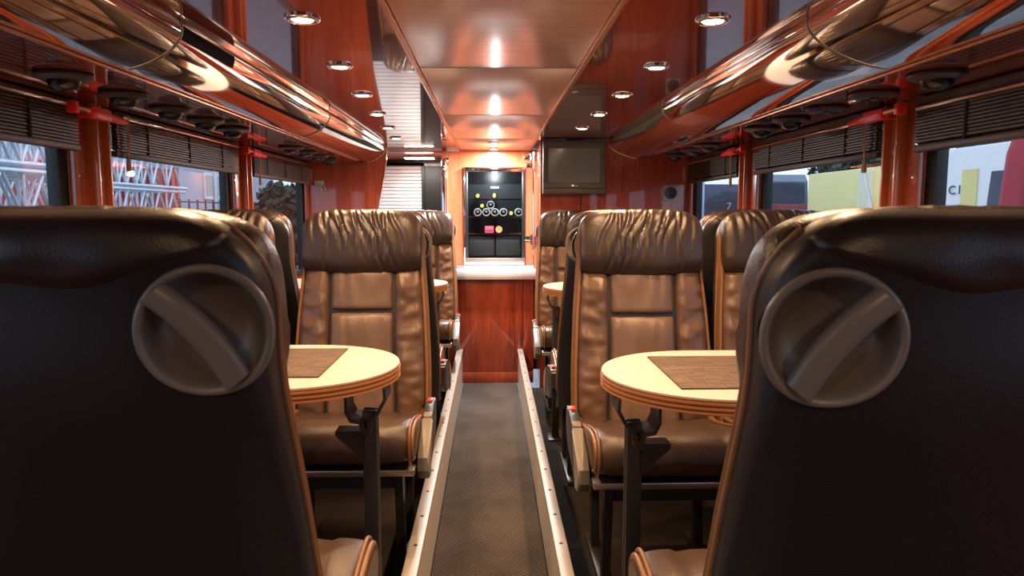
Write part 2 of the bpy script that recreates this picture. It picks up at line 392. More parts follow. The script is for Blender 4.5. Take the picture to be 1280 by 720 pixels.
part('foot_flange', MB().lathe([(.04, 0), (.04, .008), (.022, .016)], 18), 'chrome', po)
dg_ = struct(empty('door_1', (-WX - .03, ENDL + .585, 0)), 'coach entrance door glass beside the stairwell', 'door')
part('gasket', MB().box(-.02, .02, -.465, -.43, WB, WT).box(-.02, .02, .43, .465, WB, WT).box(-.02, .02, -.43, .43, WB, WB + .03).box(-.02, .02, -.43, .43, WT - .03, WT), 'rubber', dg_, 0)
part('pane', MB().box(-.003, .003, -.435, .435, WB + .025, WT - .025), 'glass', dg_, 0)
# stair lamp (the bright ceiling fixture in front of the shutter)
def area(name, loc, size, e, col, parent, rot=(0, 0, 0)):
    d = bpy.data.lights.new(name, 'AREA'); d.shape = 'RECTANGLE'; d.size, d.size_y = size; d.energy = e; d.color = col
    o = bpy.data.objects.new(name, d); C.objects.link(o); o.location = loc; o.rotation_euler = rot; o.parent = parent; return o
sl = empty('ceiling_lamp', (-.58, 5.95, CEIL - .02)); tag(sl, 'flat white ceiling lamp over the stairwell', 'lamp')
part('lamp_body', MB().box(-.13, .13, -.06, .06, -.022, 0, .005), 'chrome', sl)
part('lamp_glass', MB().box(-.115, .115, -.05, .05, -.030, -.021, .004), 'lampw', sl)
area('stair_light', (0, 0, -.034), (.22, .1), 5, (1, .95, .88), sl)
gl = empty('galley_lamp', (.02, 5.46, CEIL - .004)); tag(gl, 'small recessed lamp above the galley counter', 'lamp')
part('ring', MB().lathe([(.04, -.004), (.034, -.010), (.028, -.010), (.028, -.002)], 20), 'chrome', gl)
part('lamp_glass', MB().lathe([(.027, -.003), (.02, -.006), (.002, -.007)], 16), 'lampw', gl)
area('galley_light', (0, 0, -.012), (.05, .05), 8, (1, .93, .84), gl)
gl2 = empty('galley_lamp', (.02, 4.98, CEIL - .004)); tag(gl2, 'small recessed lamp in the centre of the ceiling at the aisle end', 'lamp')
part('ring', MB().lathe([(.04, -.004), (.034, -.010), (.028, -.010), (.028, -.002)], 20), 'chrome', gl2)
part('lamp_glass', MB().lathe([(.027, -.003), (.02, -.006), (.002, -.007)], 16), 'lampw', gl2)
area('galley_light', (0, 0, -.012), (.05, .05), 20, (.95, .97, 1), gl2)

# galley cabinet, counter
cb = empty('galley_cabinet', (0, 5.17, 0)); tag(cb, 'red mahogany galley cabinet under the white counter at the aisle end', 'cabinet')
part('body', MB().box(-.30, .305, .012, .44, 0, .80), 'wood', cb, 0)
part('front_panel', MB().box(-.30, .165, 0, .014, .085, .80, .002), 'wood', cb)
part('stile', MB().box(.169, .225, 0, .014, .085, .80, .002), 'wood', cb)
part('stile', MB().box(.229, .305, 0, .014, .085, .80, .002), 'wood', cb)
part('plinth', MB().box(-.30, .305, -.004, .014, 0, .081, .002), 'wood', cb)
for x, z in ((-.235, .755), (.06, .755), (-.23, .10)):
    part('screw_hole', MB().lathe([(.007, 0), (.007, .003), (.003, .003)], 8, Matrix.Translation((x, .001, z)) @ Matrix.Rotation(PI / 2, 4, 'X')), 'black', cb)
ct = tag(part('counter_top', MB().box(-.325, .325, 5.14, GY - .04, .803, .83, .004), 'white'), 'white worktop with upturned front on the galley cabinet', 'counter')
part('front_edge', MB().box(-.325, .325, 5.128, 5.142, .762, .83, .004), 'white', ct)
kn = tag(part('galley_tray', MB().box(-.31, -.20, 5.25, 5.35, .831, .842, .003).box(-.30, -.21, 5.26, 5.34, .842, .848, .002), 'steel'), 'small flat metal tray on the left end of the worktop', 'tray')

# drinks cooler
fr = empty('drinks_cooler', ((fx0 + fx1) / 2, GY, fz0)); tag(fr, 'glass door drinks cooler built into the galley wall', 'fridge')
W, H = fx1 - fx0, fz1 - fz0; hw = W / 2
part('liner', MB().box(-hw, hw, .30, .31, 0, H).box(-hw, -hw + .008, 0, .30, 0, H).box(hw - .008, hw, 0, .30, 0, H).box(-hw, hw, 0, .30, 0, .008).box(-hw, hw, 0, .30, H - .008, H), 'wine', fr, 0)
dr_ = part('door', MB().box(-hw, -hw + .022, -.03, -.004, 0, H, .003).box(hw - .022, hw, -.03, -.004, 0, H, .003), 'black', fr)
part('door_rail', MB().box(-hw, hw, -.034, -.004, H - .035, H, .003), 'chrome', fr)
part('door_rail', MB().box(-hw, hw, -.034, -.004, 0, .055, .003), 'steel', fr)
part('door_edge', MB().box(-hw - .012, -hw, -.036, -.002, 0, H, .003), 'chrome', fr)
part('door_glass', MB().box(-hw + .02, hw - .02, -.02, -.014, .05, H - .03), 'fglass', fr, 0)
shelf_z = [.51, .375, .245]
for z in shelf_z:
    part('shelf', MB().box(-hw + .01, hw - .01, .015, .28, z - .006, z), 'fglass', fr, 0)
    part('shelf_rail', MB().box(-hw + .01, hw - .01, .008, .018, z - .009, z + .003), 'chrome', fr, 0)
part('badge', MB().box(-.035, .035, .296, .30, .60, .618), 'white', fr, 0)
for x0, x1 in ((-hw + .02, -.004), (.004, hw - .03)):
    part('bin', MB().box(x0, x1, .05, .27, .062, .215, .006), 'unitd', fr)
fl = bpy.data.lights.new('cooler_light', 'POINT'); fl.energy = 2.2; fl.color = (.9, .95, 1); fl.shadow_soft_size = .02
flo = bpy.data.objects.new('cooler_light', fl); C.objects.link(flo); flo.parent = fr; flo.location = (0, .06, H - .05)
part('cooler_lamp', MB().box(-.05, .05, .05, .07, H - .024, H - .010, .003), 'lampw', fr)
fo = Vector(fr.location)
mcan = pm('silver_can', (.62, .62, .62), .35, .6); mcap = pm('gold_cap', (.75, .55, .12), .35, .5); mbot = pm('dark_bottle', (.03, .035, .02), .15)
RX = Matrix.Rotation(PI / 2, 4, 'X')
def can(x, z, where):
    o = empty('drink_can', fo + Vector((x, .03, z))); tag(o, 'silver drink can lying %s in the cooler' % where, 'can', 'cans in the drinks cooler')
    part('can_body', MB().lathe([(.028, 0), (.0325, .006), (.0325, .10), (.028, .108)], 18, Matrix.Translation((0, .11, .0325)) @ RX), mcan, o)
    part('lid', MB().lathe([(.028, 0), (.028, .003), (.024, .003), (.022, -.002), (.002, -.002)], 18, Matrix.Translation((0, .002, .0325)) @ RX), 'alu', o)
    part('pull_tab', MB().lathe([(.010, 0), (.010, .003), (.004, .003)], 10, Matrix.Translation((0, .001, .038)) @ RX), 'steel', o)
cz = shelf_z[1] + .001
for x, wh in ((-.135, 'leftmost on the middle shelf'), (-.068, 'second from the left on the middle shelf'), (-.001, 'under the right of the stacked can'), (.066, 'right of centre on the middle shelf'), (.185, 'rightmost on the middle shelf')): can(x, cz, wh)
can(-.0345, cz + .0565, 'on top of two other cans')
def bottle(x, z, where):
    o = empty('drink_bottle', fo + Vector((x, .03, z))); tag(o, 'dark bottle with gold cap lying %s in the cooler' % where, 'bottle', 'bottles in the drinks cooler')
    part('bottle_body', MB().lathe([(.022, 0), (.024, .005), (.024, .12), (.012, .165), (.011, .19)], 14, Matrix.Translation((0, .19, .024)) @ RX), mbot, o)
    part('cap', MB().lathe([(.0145, 0), (.0145, .010), (.011, .013), (.002, .013)], 14, Matrix.Translation((0, .004, .024)) @ RX), mcap, o)
bottle(-.135, shelf_z[0] + .001, 'leftmost on the top shelf'); bottle(-.005, shelf_z[0] + .001, 'in the middle of the top shelf')
bottle(.126, cz, 'between two cans on the middle shelf'); bottle(-.1015, cz + .058, 'on the two leftmost cans')
bx = empty('snack_box', fo + Vector((-.045, .03, shelf_z[2] + .001))); tag(bx, 'pink and red carton on the lowest cooler shelf', 'carton')
part('carton', MB().box(-.035, .035, 0, .12, 0, .055, .003), pm('pink_carton', (.62, .09, .14), .5), bx)
part('carton_band', MB().box(-.03, .03, -.001, .001, .012, .026), pm('red_carton_band', (.35, .03, .05), .5), bx, 0)
jr = empty('jar', fo + Vector((.03, .03, shelf_z[2] + .001))); tag(jr, 'jar with orange lid lying on the lowest cooler shelf', 'jar')
part('jar_body', MB().lathe([(.026, 0), (.028, .01), (.028, .08), (.024, .085)], 16, Matrix.Translation((0, .09, .028)) @ RX), mbot, jr)
part('lid', MB().lathe([(.0275, 0), (.0275, .012), (.024, .014), (.018, .012), (.002, .012)], 18, Matrix.Translation((0, .006, .028)) @ RX), pm('orange_lid', (.60, .30, .12), .5), jr)
# chrome glass clamps beside the cooler
for i, (x, z, lab) in enumerate(((.285, 1.66, 'upper chrome hinge clamp beside the cooler top'), (.30, 1.60, 'middle chrome hinge clamp beside the cooler top'), (.29, 1.04, 'lower chrome latch beside the cooler'))):
    o = empty('hinge_clamp', (x, GY - .008, z)); tag(o, lab, 'hinge', 'chrome hinges beside the cooler')
    part('plate', MB().box(-.032, .032, -.008, .008, -.018, .018, .003), 'chrome', o)
    part('knuckle', MB().tube([(.02, -.012, -.05), (.02, -.012, .03)], .008, 10), 'chrome', o)
gd = empty('glass_screen', (.312, 5.33, .83)); tag(gd, 'narrow clear glass screen standing on the right end of the worktop', 'glass screen')
part('pane', MB().box(-.003, .003, 0, .26, 0, .85), 'fglass', gd, 0)
part('edge_rail', MB().tube([(0, 0, 0), (0, 0, .85)], .006, 8), 'chrome', gd)

# television
tv = empty('television', (.549, ENDR - .055, 1.365)); tag(tv, 'grey flat television mounted on the right bulkhead below the ceiling', 'television')
part('housing', MB().box(-.206, .206, .012, .054, 0, .345, .006), 'tvframe', tv)
part('bezel', MB().box(-.206, .206, 0, .014, .295, .345, .004).box(-.206, -.172, 0, .014, .072, .295, .004).box(.172, .206, 0, .014, .072, .295, .004), 'tvframe', tv)
part('screen', MB().box(-.174, .174, .006, .013, .07, .298), 'screen', tv, 0)
part('speaker_strip', MB().box(-.206, .206, -.006, .014, 0, .034, .004), pm('dark_tv_strip', (.085, .075, .06), .5), tv)
part('lower_bezel', MB().box(-.206, .206, -.003, .014, .036, .072, .004), 'tvframe', tv)
part('brand_badge', MB().box(-.025, .025, -.006, -.002, .048, .056, .001), 'chrome', tv)
part('wall_bracket', MB().box(-.05, .06, .02, .056, .345, .353), 'black', tv, 0)
struct(part('trim_42', MB().box(.332, .80, ENDR - .006, ENDR, 1.30, 1.355), 'wood', smooth=0), 'mahogany ledge strip below the television', 'trim strip')
cw = tag(part('cable', MB().tube([(.60, ENDR - .012, 1.37), (.602, ENDR - .014, 1.32), (.598, ENDR - .012, 1.24)], .004, 6), 'black'), 'thin black cable hanging below the television', 'cable')
sp = empty('wall_speaker', (1.205, ENDR - .001, 1.37)); tag(sp, 'small square silver speaker on the right bulkhead', 'speaker')
part('plate', MB().box(-.048, .048, -.012, 0, -.052, .052, .004), 'alu', sp)
part('cone', MB().lathe([(.040, 0), (.040, .006), (.034, .006), (.012, -.0), (.010, .004), (.002, .005)], 24, Matrix.Translation((0, -.012, 0)) @ RX), 'black', sp)
part('ring', MB().lathe([(.043, 0), (.043, .005), (.038, .007), (.038, 0)], 24, Matrix.Translation((0, -.012, 0)) @ RX), 'tvframe', sp)
hk = empty('wall_hook', (-1.24, ENDL - .001, 1.44)); tag(hk, 'small silver hook on the left bulkhead', 'hook')
part('hook_plate', MB().box(-.035, .03, -.008, 0, -.01, .028, .003), 'alu', hk)
for x in (.018, .042): part('hook_arm', MB().tube([(x - .02, -.006, .0), (x, -.03, -.02), (x + .005, -.045, -.045), (x + .012, -.05, -.025)], .005, 8), 'alu', hk)
struct(part('wall_near', MB().box(-WX, WX, NEAR - .04, NEAR, -.05, CEIL + .05), 'wood', smooth=0), 'mahogany wall closing the near end of the saloon', 'wall')

# ------------------------------------------------------------------ downlights
ORD = ['first', 'second', 'third', 'fourth', 'fifth', 'sixth']
def downlight(x, y, label, grp):
    o = empty('downlight', (x, y, CEIL)); tag(o, label, 'downlight', grp)
    part('ring', MB().lathe([(.043, 0), (.043, -.004), (.038, -.008), (.030, -.008), (.027, -.003)], 28), 'chrome', o)
    part('lamp_glass', MB().lathe([(.0265, -.004), (.024, -.007), (.012, -.0095), (.001, -.010)], 20), 'lamp', o)
    d = bpy.data.lights.new('downlight_beam', 'SPOT'); d.energy = DOWNLIGHT_W; d.color = (1, .61, .32); d.spot_size = R(150); d.spot_blend = .8; d.shadow_soft_size = .025
    l = bpy.data.objects.new('downlight_beam', d); C.objects.link(l); l.parent = o; l.location = (0, 0, -.03)
for i in range(6):
    downlight(-.46 - .03 * i, 1.835 + .58 * i, 'round chrome ceiling downlight, %s from the front in the left row' % ORD[i], 'left row of downlights')
    if i < 5: downlight(.548 - .007 * i, 1.82 + .58 * i, 'round chrome ceiling downlight, %s from the front in the right row' % ORD[i], 'right row of downlights')

for i, y in enumerate((1.255, -.35)):
    nm = ['just ahead of', 'well behind'][i]
    downlight(-.46, y, 'round chrome ceiling downlight %s the left foreground seat, out of the picture' % nm, 'left row of downlights')
    downlight(.55, y - .015, 'round chrome ceiling downlight %s the right foreground seat, out of the picture' % nm, 'right row of downlights')
# ------------------------------------------------------------------ soffit fixtures (air nozzles / domes)
def nozzle(x, y, kind, label, grp):
    o = empty('ceiling_nozzle', (x, y, SOF)); tag(o, label, 'air nozzle', grp)
    part('flange', MB().lathe([(.064, 0), (.068, -.004), (.067, -.010), (.052, -.017), (.040, -.018), (.002, -.018)], 30), 'fixture', o)
    if kind:
        part('dome', MB().lathe([(.040, -.016), (.039, -.024), (.033, -.034), (.020, -.041), (.002, -.043)], 24), 'dome', o)
    else:
        for a in range(3):
            an = a * 2 * PI / 3
            part('outlet', MB().lathe([(.015, -.016), (.015, -.021), (.008, -.022), (.002, -.020)], 14, Matrix.Translation((.026 * math.cos(an), .026 * math.sin(an), 0))), 'dome', o)
LY = [1.30, 1.90, 2.20, 2.51, 2.81, 3.10, 3.98, 4.28, 4.58, 4.88]
RYY = [1.25, 1.83, 2.13, 2.43, 2.72, 3.02, 3.78, 4.05, 4.45]
for i, y in enumerate(LY):
    if i == 0: continue
    nozzle(-1.08, y, 1, 'dark round nozzle on the soffit above the left windows, %s from the front' % (ORD + ['seventh', 'eighth', 'ninth'])[i - 1], 'left soffit nozzles')
for i, y in enumerate(RYY):
    if i == 0: continue
    nozzle(1.125, y, i not in (2, 3), 'dark round nozzle on the soffit above the right windows, %s from the front' % (ORD + ['seventh', 'eighth', 'ninth'])[i - 1], 'right soffit nozzles')

# ------------------------------------------------------------------ blinds
def blind(s, y0, y1, zb, label):
    o = empty('bamboo_blind', (s * (WX - .034), (y0 + y1) / 2, SOF)); tag(o, label, 'blind', 'brown slatted window blinds')
    h = (y1 - y0) / 2
    part('head_rail', MB().box(-.014, .014, -h, h, -.028, -.004, .003), 'slat2', o); rz = -.022 if s < 0 else -.040
    part('rod', MB().tube([(-s * .022, -h + .03, rz), (-s * .022, h - .03, rz)], .0065, 10), 'chrome', o)
    sl = MB(); z = -.030; k = 0; zend = zb - SOF + .02
    while z > zend:
        jx = random.uniform(-.002, .002); t = .0062
        sl.add([(-.013 + jx, -h + .008, z - .001), (.013 + jx, -h + .008, z - .008), (.013 + jx, -h + .008, z - .008 + t), (-.013 + jx, -h + .008, z - .001 + t),
                (-.013 + jx, h - .008, z - .001), (.013 + jx, h - .008, z - .008), (.013 + jx, h - .008, z - .008 + t), (-.013 + jx, h - .008, z - .001 + t)],
               [(0, 1, 2, 3), (7, 6, 5, 4), (0, 4, 5, 1), (1, 5, 6, 2), (2, 6, 7, 3), (3, 7, 4, 0)])
        z -= .0098
    stuff(part('slats', sl, 'slat', o, 0))
    part('backing', MB().box(.004, .007, -h + .01, h - .01, zend, -.03) if s > 0 else MB().box(-.007, -.004, -h + .01, h - .01, zend, -.03), 'slat2', o, 0)
    part('bottom_rail', MB().box(-.014, .014, -h, h, zend - .022, zend - .002, .004), 'slat2', o)
    for t in (-.62, .0, .62):
        part('ladder_tape', MB().box(-.0165, .0165, t * h - .004, t * h + .004, zend - .004, -.03), 'cordd', o, 0)
    for t in (-h + .05,):
        c = part('pull_cord', MB().tube([(-s * .026, t, -.01), (-s * .027, t + .004, -.09), (-s * .026, t, zend - .03)], .0025, 6).tube([(-s * .026, t + .018, -.01), (-s * .027, t + .016, -.09), (-s * .026, t + .004, zend - .03)], .0025, 6), 'cord', o)
        part('tassel', MB().lathe([(.003, 0), (.007, -.008), (.009, -.045), (.006, -.05)], 10, Matrix.Translation((-s * .026, t + .002, zend - .02))), 'cord', c)
nmx = ['behind the near seat, only partly in view', 'between the two near pillars', 'at the far end']
for s in (-1, 1):
    sd = 'left' if s < 0 else 'right'
    P_ = PILL[s]
    for i in range(3):
        blind(s, P_[i][1] + .004, P_[i + 1][0] - .004, 1.44 if s < 0 else 1.43, 'dark brown slatted blind on the %s %s window' % (sd, ['nearest', 'middle', 'farthest'][i]))

# ------------------------------------------------------------------ emergency hammers
def hammer(s, y, label):
    o = empty('emergency_hammer', (s * (WX - .098), y, SOF - .040)); tag(o, label, 'emergency hammer', 'red emergency hammers on the pillars')
    part('holder', MB().box(-.012 if s < 0 else -.012, .012, -.04, .08, -.018, .018, .004), 'red', o)
    part('handle', MB().tube([(0, -.02, .002), (0, .05, .0), (0, .12, -.003), (0, .17, -.005), (0, .19, -.006)], [.013, .014, .013, .011, .008], 10), 'red', o)
    part('hammer_head', MB().tube([(0, -.125, .004), (0, -.115, .004), (0, -.02, .003)], [.004, .009, .009], 10), 'brass', o)
    part('head_guard', MB().box(-.014, .014, -.135, -.112, -.014, .020, .003), 'red', o)
    part('bracket', MB().box(*sorted((s * .010, s * .075)), .0, .03, -.01, .01), 'red', o, 0)
hammer(-1, 2.345, 'red emergency hammer on the near left window pillar'); hammer(-1, 3.875, 'red emergency hammer on the middle left window pillar')
hammer(1, 2.32, 'red emergency hammer on the near right window pillar'); hammer(1, 3.70, 'red emergency hammer on the middle right window pillar')

# ------------------------------------------------------------------ seats
ZB, ZT = .40, 1.252
def lerp(a, b, t): return a + (b - a) * t
def sm(a, b, x):
    t = max(0, min(1, (x - a) / (b - a))); return t * t * (3 - 2 * t)
def yf(z): return .215 * (z - .5) + .02 * sm(.9, .5, z) * 0 - .025 * sm(1.0, 1.2, z)
def hwid(z):
    b = lerp(.259, .246, sm(.6, .95, z)); b = lerp(b, .232, sm(.85, 1.1, z))
    k = max(0, min(1, (z - (ZT - .115)) / .115)); return b - .105 * (1 - math.sqrt(max(0, 1 - k * k)))
def thk(z):
    t = lerp(.050, .062, sm(.5, 1.1, z)); k = max(0, min(1, (z - (ZT - .06)) / .06)); return max(.002, t * (1 - .88 * (1 - math.sqrt(max(0, 1 - k * k)))))
NE = 3.4
def yc(z): return yf(z) + lerp(.050, .062, sm(.5, 1.1, z))
def front(x, z): return yc(z) - thk(z) * max(0, 1 - min(1, abs(x) / hwid(z)) ** NE) ** (1 / NE)
def back(x, z): return yc(z) + thk(z) * max(0, 1 - min(1, abs(x) / hwid(z)) ** NE) ** (1 / NE)
OFF = -FL      # seat meshes are modelled in world heights, roots stand on the platform
def zsh(m):
    m.v = [(x, y, z + OFF) for x, y, z in m.v]; return m
def spow(c, p): return math.copysign(abs(c) ** p, c)
CUPX, CUPZ, CUPR = .172, 1.118, .071
def seat_meshes():
    L = []   # (name, mesh, parent index)
    # shell -------------------------------------------------------
    zs = [ZB + (ZT - .12 - ZB) * i / 22 for i in range(23)] + [ZT - .12 + .12 * math.sin(PI / 2 * i / 14) for i in range(1, 15)]
    sh = MB(); rings = []
    for z in zs:
        w_, t_ = hwid(z), thk(z)
        rings.append([Vector((w_ * spow(math.cos(2 * PI * j / 56), 2 / NE), yc(z) + t_ * spow(math.sin(2 * PI * j / 56), 2 / NE), z)) for j in range(56)])
    sh.rings(rings); zsh(sh)
    me = sh.mesh('back_shell', M['shell'], 50)
    tmp = link('tmp_shell', me)
    n = Vector((0, 1, -.17)).normalized()
    cpos = Vector((CUPX, back(CUPX, CUPZ), CUPZ + OFF))
    # the cup follows the local tangent of the back surface
    eps = .03
    tx = Vector((2 * eps, back(CUPX + eps, CUPZ) - back(CUPX - eps, CUPZ), 0)); tz = Vector((0, back(CUPX, CUPZ + eps) - back(CUPX, CUPZ - eps), 2 * eps))
    n = tz.cross(tx).normalized()
    if n.y < 0: n = -n
    zax = n; xax = Vector((1, 0, 0)); xax = (xax - zax * xax.dot(zax)).normalized(); yax = zax.cross(xax)
    F = Matrix((( xax.x, yax.x, zax.x, cpos.x), (xax.y, yax.y, zax.y, cpos.y), (xax.z, yax.z, zax.z, cpos.z), (0, 0, 0, 1)))
    def egg(a, r):   # teardrop outline, corner toward the lower aisle side
        up = Vector((0, 0, 1)); sgn = 1 if yax.z > 0 else -1
        c = math.cos(a - math.atan2(-sgn * .8, .6)); k = 1 + .055 * max(0, c) ** 6
        return Vector((r * k * math.cos(a), r * k * math.sin(a), 0))
    cyl = MB(); cyl.rings([[F @ (egg(2 * PI * j / 36, CUPR - .002) + Vector((0, 0, h))) for j in range(36)] for h in (-.046, .06)])
    cut = link('tmp_cut', cyl.mesh('cut', M['shell'], 0))
    md = tmp.modifiers.new('b', 'BOOLEAN'); md.object = cut; md.operation = 'DIFFERENCE'; md.solver = 'EXACT'
    bpy.context.view_layer.update()
    dg = bpy.context.evaluated_depsgraph_get()
    me2 = bpy.data.meshes.new_from_object(tmp.evaluated_get(dg)); me2.name = 'back_shell'
    bpy.data.objects.remove(tmp); bpy.data.objects.remove(cut)
    me2.polygons.foreach_set('use_smooth', [True] * len(me2.polygons)); me2.set_sharp_from_angle(angle=R(45))
    L.append(('back_shell', me2, None))
    # grip cup ------------------------------------------------------
    cup = MB(); ringz = []
    for r, h in ((CUPR + .003, .000), (CUPR + .0035, .005), (CUPR + .001, .009), (CUPR - .004, .009), (CUPR - .007, .004), (CUPR - .009, -.012), (CUPR - .018, -.028), (CUPR - .034, -.038), (.012, -.041), (.001, -.041)):
        ringz.append([F @ (egg(2 * PI * j / 48, r) + Vector((0, 0, h))) for j in range(48)])
    cup.rings(ringz, caps=False)
    L.append(('grip_cup', cup.mesh('grip_cup', M['grip'], 60), None)); ci = len(L) - 1
    bar = MB(); up = 1 if yax.z > 0 else -1
    d = Vector((.62, -.78 * up, 0)).normalized(); pr = Vector((d.y, -d.x, 0))
    rings = []
    for i in range(17):
        t = -1 + 2 * i / 16
        c = d * (t * (CUPR - .004)) + pr * (.010 * (1 - t * t) * (-1 if up > 0 else 1)) + pr * (-.012 * (-1 if up > 0 else 1)) + Vector((0, 0, .006 + .006 * (1 - t * t)))
        wd = .0165
        sec = []
        for j in range(14):
            a = 2 * PI * j / 14
            sec.append(F @ (c + pr * wd * spow(math.cos(a), .75) + Vector((0, 0, 1)) * .011 * spow(math.sin(a), .75)))
        rings.append(sec)
    bar.rings(rings)
    L.append(('grip_bar', bar.mesh('grip_bar', M['grip'], 60), ci))
    # leather cap over the top of the back --------------------------------
    cap = MB(); rows = []
    for i in range(13):
        row = []
        for j in range(41):
            a = -1 + 2 * j / 40
            seam = ZT - .030 - .060 * (1 - abs(a) ** 2.0) - .004 * math.sin(a * 9)
            z = lerp(seam, ZT - .0005, (i / 12) ** .8)
            x = a * hwid(z) * .985
            y = back(x, z) + (.005 if i else -.004) * (1 if i < 12 else .2)
            row.append((x, y + .003 * noise.noise(Vector((x * 14, z * 30, 3))) * (1 if 0 < i < 12 else 0), z + OFF))
        rows.append(row)
    cap.grid(rows)
    L.append(('back_cap', cap.mesh('back_cap', M['cap'], 60), None))
    # headrest pillow -------------------------------------------------------
    hd = MB(); rings = []
    # creases: x, lean, depth, width, where they fade out below
    cr = [(-.118, -.30, .006, .0065, .02), (-.072, -.50, .009, .006, -.01), (-.030, -.62, .010, .006, -.05), (-.012, -.70, .006, .005, .04), (.030, -.55, .011, .006, -.07),
          (.066, -.66, .009, .0055, .0), (.092, -.42, .010, .0065, -.09), (.150, -.38, .007, .007, -.02), (-.165, -.25, .004, .009, .0), (-.128, .06, .004, .006, -.12), (.086, .02, .004, .006, -.12)]
    hz, hh, hy, hx = 1.137, .119, .058, .228
    for i in range(121):
        xx = -1 + 2 * i / 120
        ax = min(.9995, abs(xx)); et = (1 - ax ** 4.2) ** (1 / 4.2); el = (1 - ax ** 14) ** (1 / 14)
        ring = []
        for j in range(48):
            a = 2 * PI * j / 48; sn = math.sin(a)
            e = et if sn > 0 else el
            py = hy * (.30 + .70 * (et if sn > -.2 else lerp(et, el, .5))) * spow(math.cos(a), 2 / 2.6) * (1 - .28 * max(0, -sn) ** 1.5)
            pz = hh * e * spow(sn, 2 / (2.4 if sn > 0 else 3.4))
            x = xx * hx; z = hz + pz + (.016 * xx * xx - .010) * (max(0, -pz) / hh)
            fr_ = max(0, -math.cos(a)) ** .5
            dsp = 0
            for xi, sl_, dp, wd, lo in cr:
                u = (x - xi - sl_ * (z - hz) - .006 * math.sin((z - hz) * 38 + xi * 90)) / wd
                if abs(u) > 5: continue
                msk = sm(lo - .06, lo + .05, z - hz) * (1 - .4 * sm(.085, .115, z - hz))
                dsp -= dp * math.exp(-u * u) * msk; dsp += .42 * dp * math.exp(-((abs(u) - 2.2) ** 2) / 1.3) * msk
            dsp += .005 * noise.noise(Vector((x * 10, z * 9, 1.7))) * (1 - ax ** 6)
            y = yf(hz) + .020 + .16 * (z - hz) + py - dsp * fr_
            z += dsp * .3 * max(0, sn)
            ring.append(Vector((x, y, z)))
        rings.append(ring)
    hd.rings(rings); zsh(hd)
    L.append(('headrest', hd.mesh('headrest', M['head'], 60), None))
    # front panels -------------------------------------------------------------
    def patch(name, xa, xb, za, zb, bulge, mat, nx=20, nz=26, wr=0, wax=(8, 30), p=4, sag=0):
        m = MB(); rows = []
        for i in range(nz + 1):
            b = -1 + 2 * i / nz; row = []
            for j in range(nx + 1):
                a = -1 + 2 * j / nx
                z = lerp(za, zb, (b + 1) / 2); x0 = xa(z); x1 = xb(z); x = lerp(x0, x1, (a + 1) / 2)
                e = (max(0, 1 - abs(a) ** p) * max(0, 1 - abs(b) ** (p + 2))) ** .5
                off = -.012 + (bulge + .012) * e
                if wr and 0 < i < nz and 0 < j < nx:
                    off += wr * e * noise.noise(Vector((x * wax[0], 5.1, z * wax[1]))) + wr * .5 * e * noise.noise(Vector((x * wax[0] * 2.3, 9.1, z * wax[1] * 2)))
                row.append((x, front(min(abs(x), hwid(z) * .90) * (1 if x > 0 else -1), z) - off, z + OFF))
            rows.append(row)
        m.grid(rows)
        L.append((name, m.mesh(name, M[mat], 60), None))
    patch('centre_panel', lambda z: -.121, lambda z: .121, .874, 1.03, .018, 'panel', 28, 20, wr=.007, wax=(24, 6), p=9)
    patch('centre_panel', lambda z: -.121 - .01 * sm(.8, .5, z), lambda z: .121 + .01 * sm(.8, .5, z), .47, .871, .021, 'panel', 28, 36, wr=.008, wax=(21, 4), p=9)
    patch('side_bolster', lambda z: .1235 + .01 * sm(.8, .5, z), lambda z: hwid(z) - .012, .46, 1.045, .034, 'bolster', 16, 60, wr=.013, wax=(9, 17), p=4)
    patch('side_bolster', lambda z: -hwid(z) + .012, lambda z: -.1235 - .01 * sm(.8, .5, z), .46, 1.045, .034, 'bolster', 16, 60, wr=.013, wax=(10, 19), p=4)
    # double piping with a leather band along both flanks
    for sg in (-1, 1):
        for ox, oy, rr in ((-.007, -.052, .0065), (.001, -.018, .0065)):
            pts = []
            for i in range(40):
                z = lerp(.47, ZT - .022, i / 39); pts.append((sg * (hwid(z) * .985 + ox), yc(z) + oy * min(1, (ZT + .02 - z) / .12), z + OFF))
            L.append(('piping', MB().tube(pts, rr, 8).mesh('piping', M['piping'], 60), None))
        m = MB(); rows = []
        for i in range(40):
            z = lerp(.47, ZT - .024, i / 39); q = min(1, (ZT + .02 - z) / .12)
            rows.append([(sg * (hwid(z) * .985 + lerp(-.007, .001, k / 4) + .005 * math.sin(PI * k / 4)), yc(z) + lerp(-.052, -.018, k / 4) * q, z + OFF) for k in range(5)])
        m.grid(rows); L.append(('side_band', m.mesh('side_band', M['piping'], 60), None))
    # seat cushion ------------------------------------------------------------
    def cprof(ex):  # closed outline in (y,z); ex shrinks toward the flanks
        top = [(.03, .50), (-.06, .512), (-.16, .535), (-.26, .560), (-.34, .577), (-.40, .580), (-.436, .566), (-.456, .536), (-.460, .50), (-.452, .470), (-.43, .452), (-.38, .446), (-.2, .438), (.03, .430)]
        out = []; k = len(top)
        for i in range(k):
            p0, p1, p2, p3 = [Vector(top[(i + q) % k]) for q in (-1, 0, 1, 2)]
            for t in (0, .33, .67):
                out.append(.5 * ((2 * p1) + (p2 - p0) * t + (2 * p0 - 5 * p1 + 4 * p2 - p3) * t * t + (3 * p1 - p0 - 3 * p2 + p3) * t ** 3))
        c = Vector((-.21, .505))
        return [c + Vector(((p.x - c.x) * (1 - ex * .25), (p.y - c.y) * (1 - ex))) for p in out]
    cu = MB(); rings = []
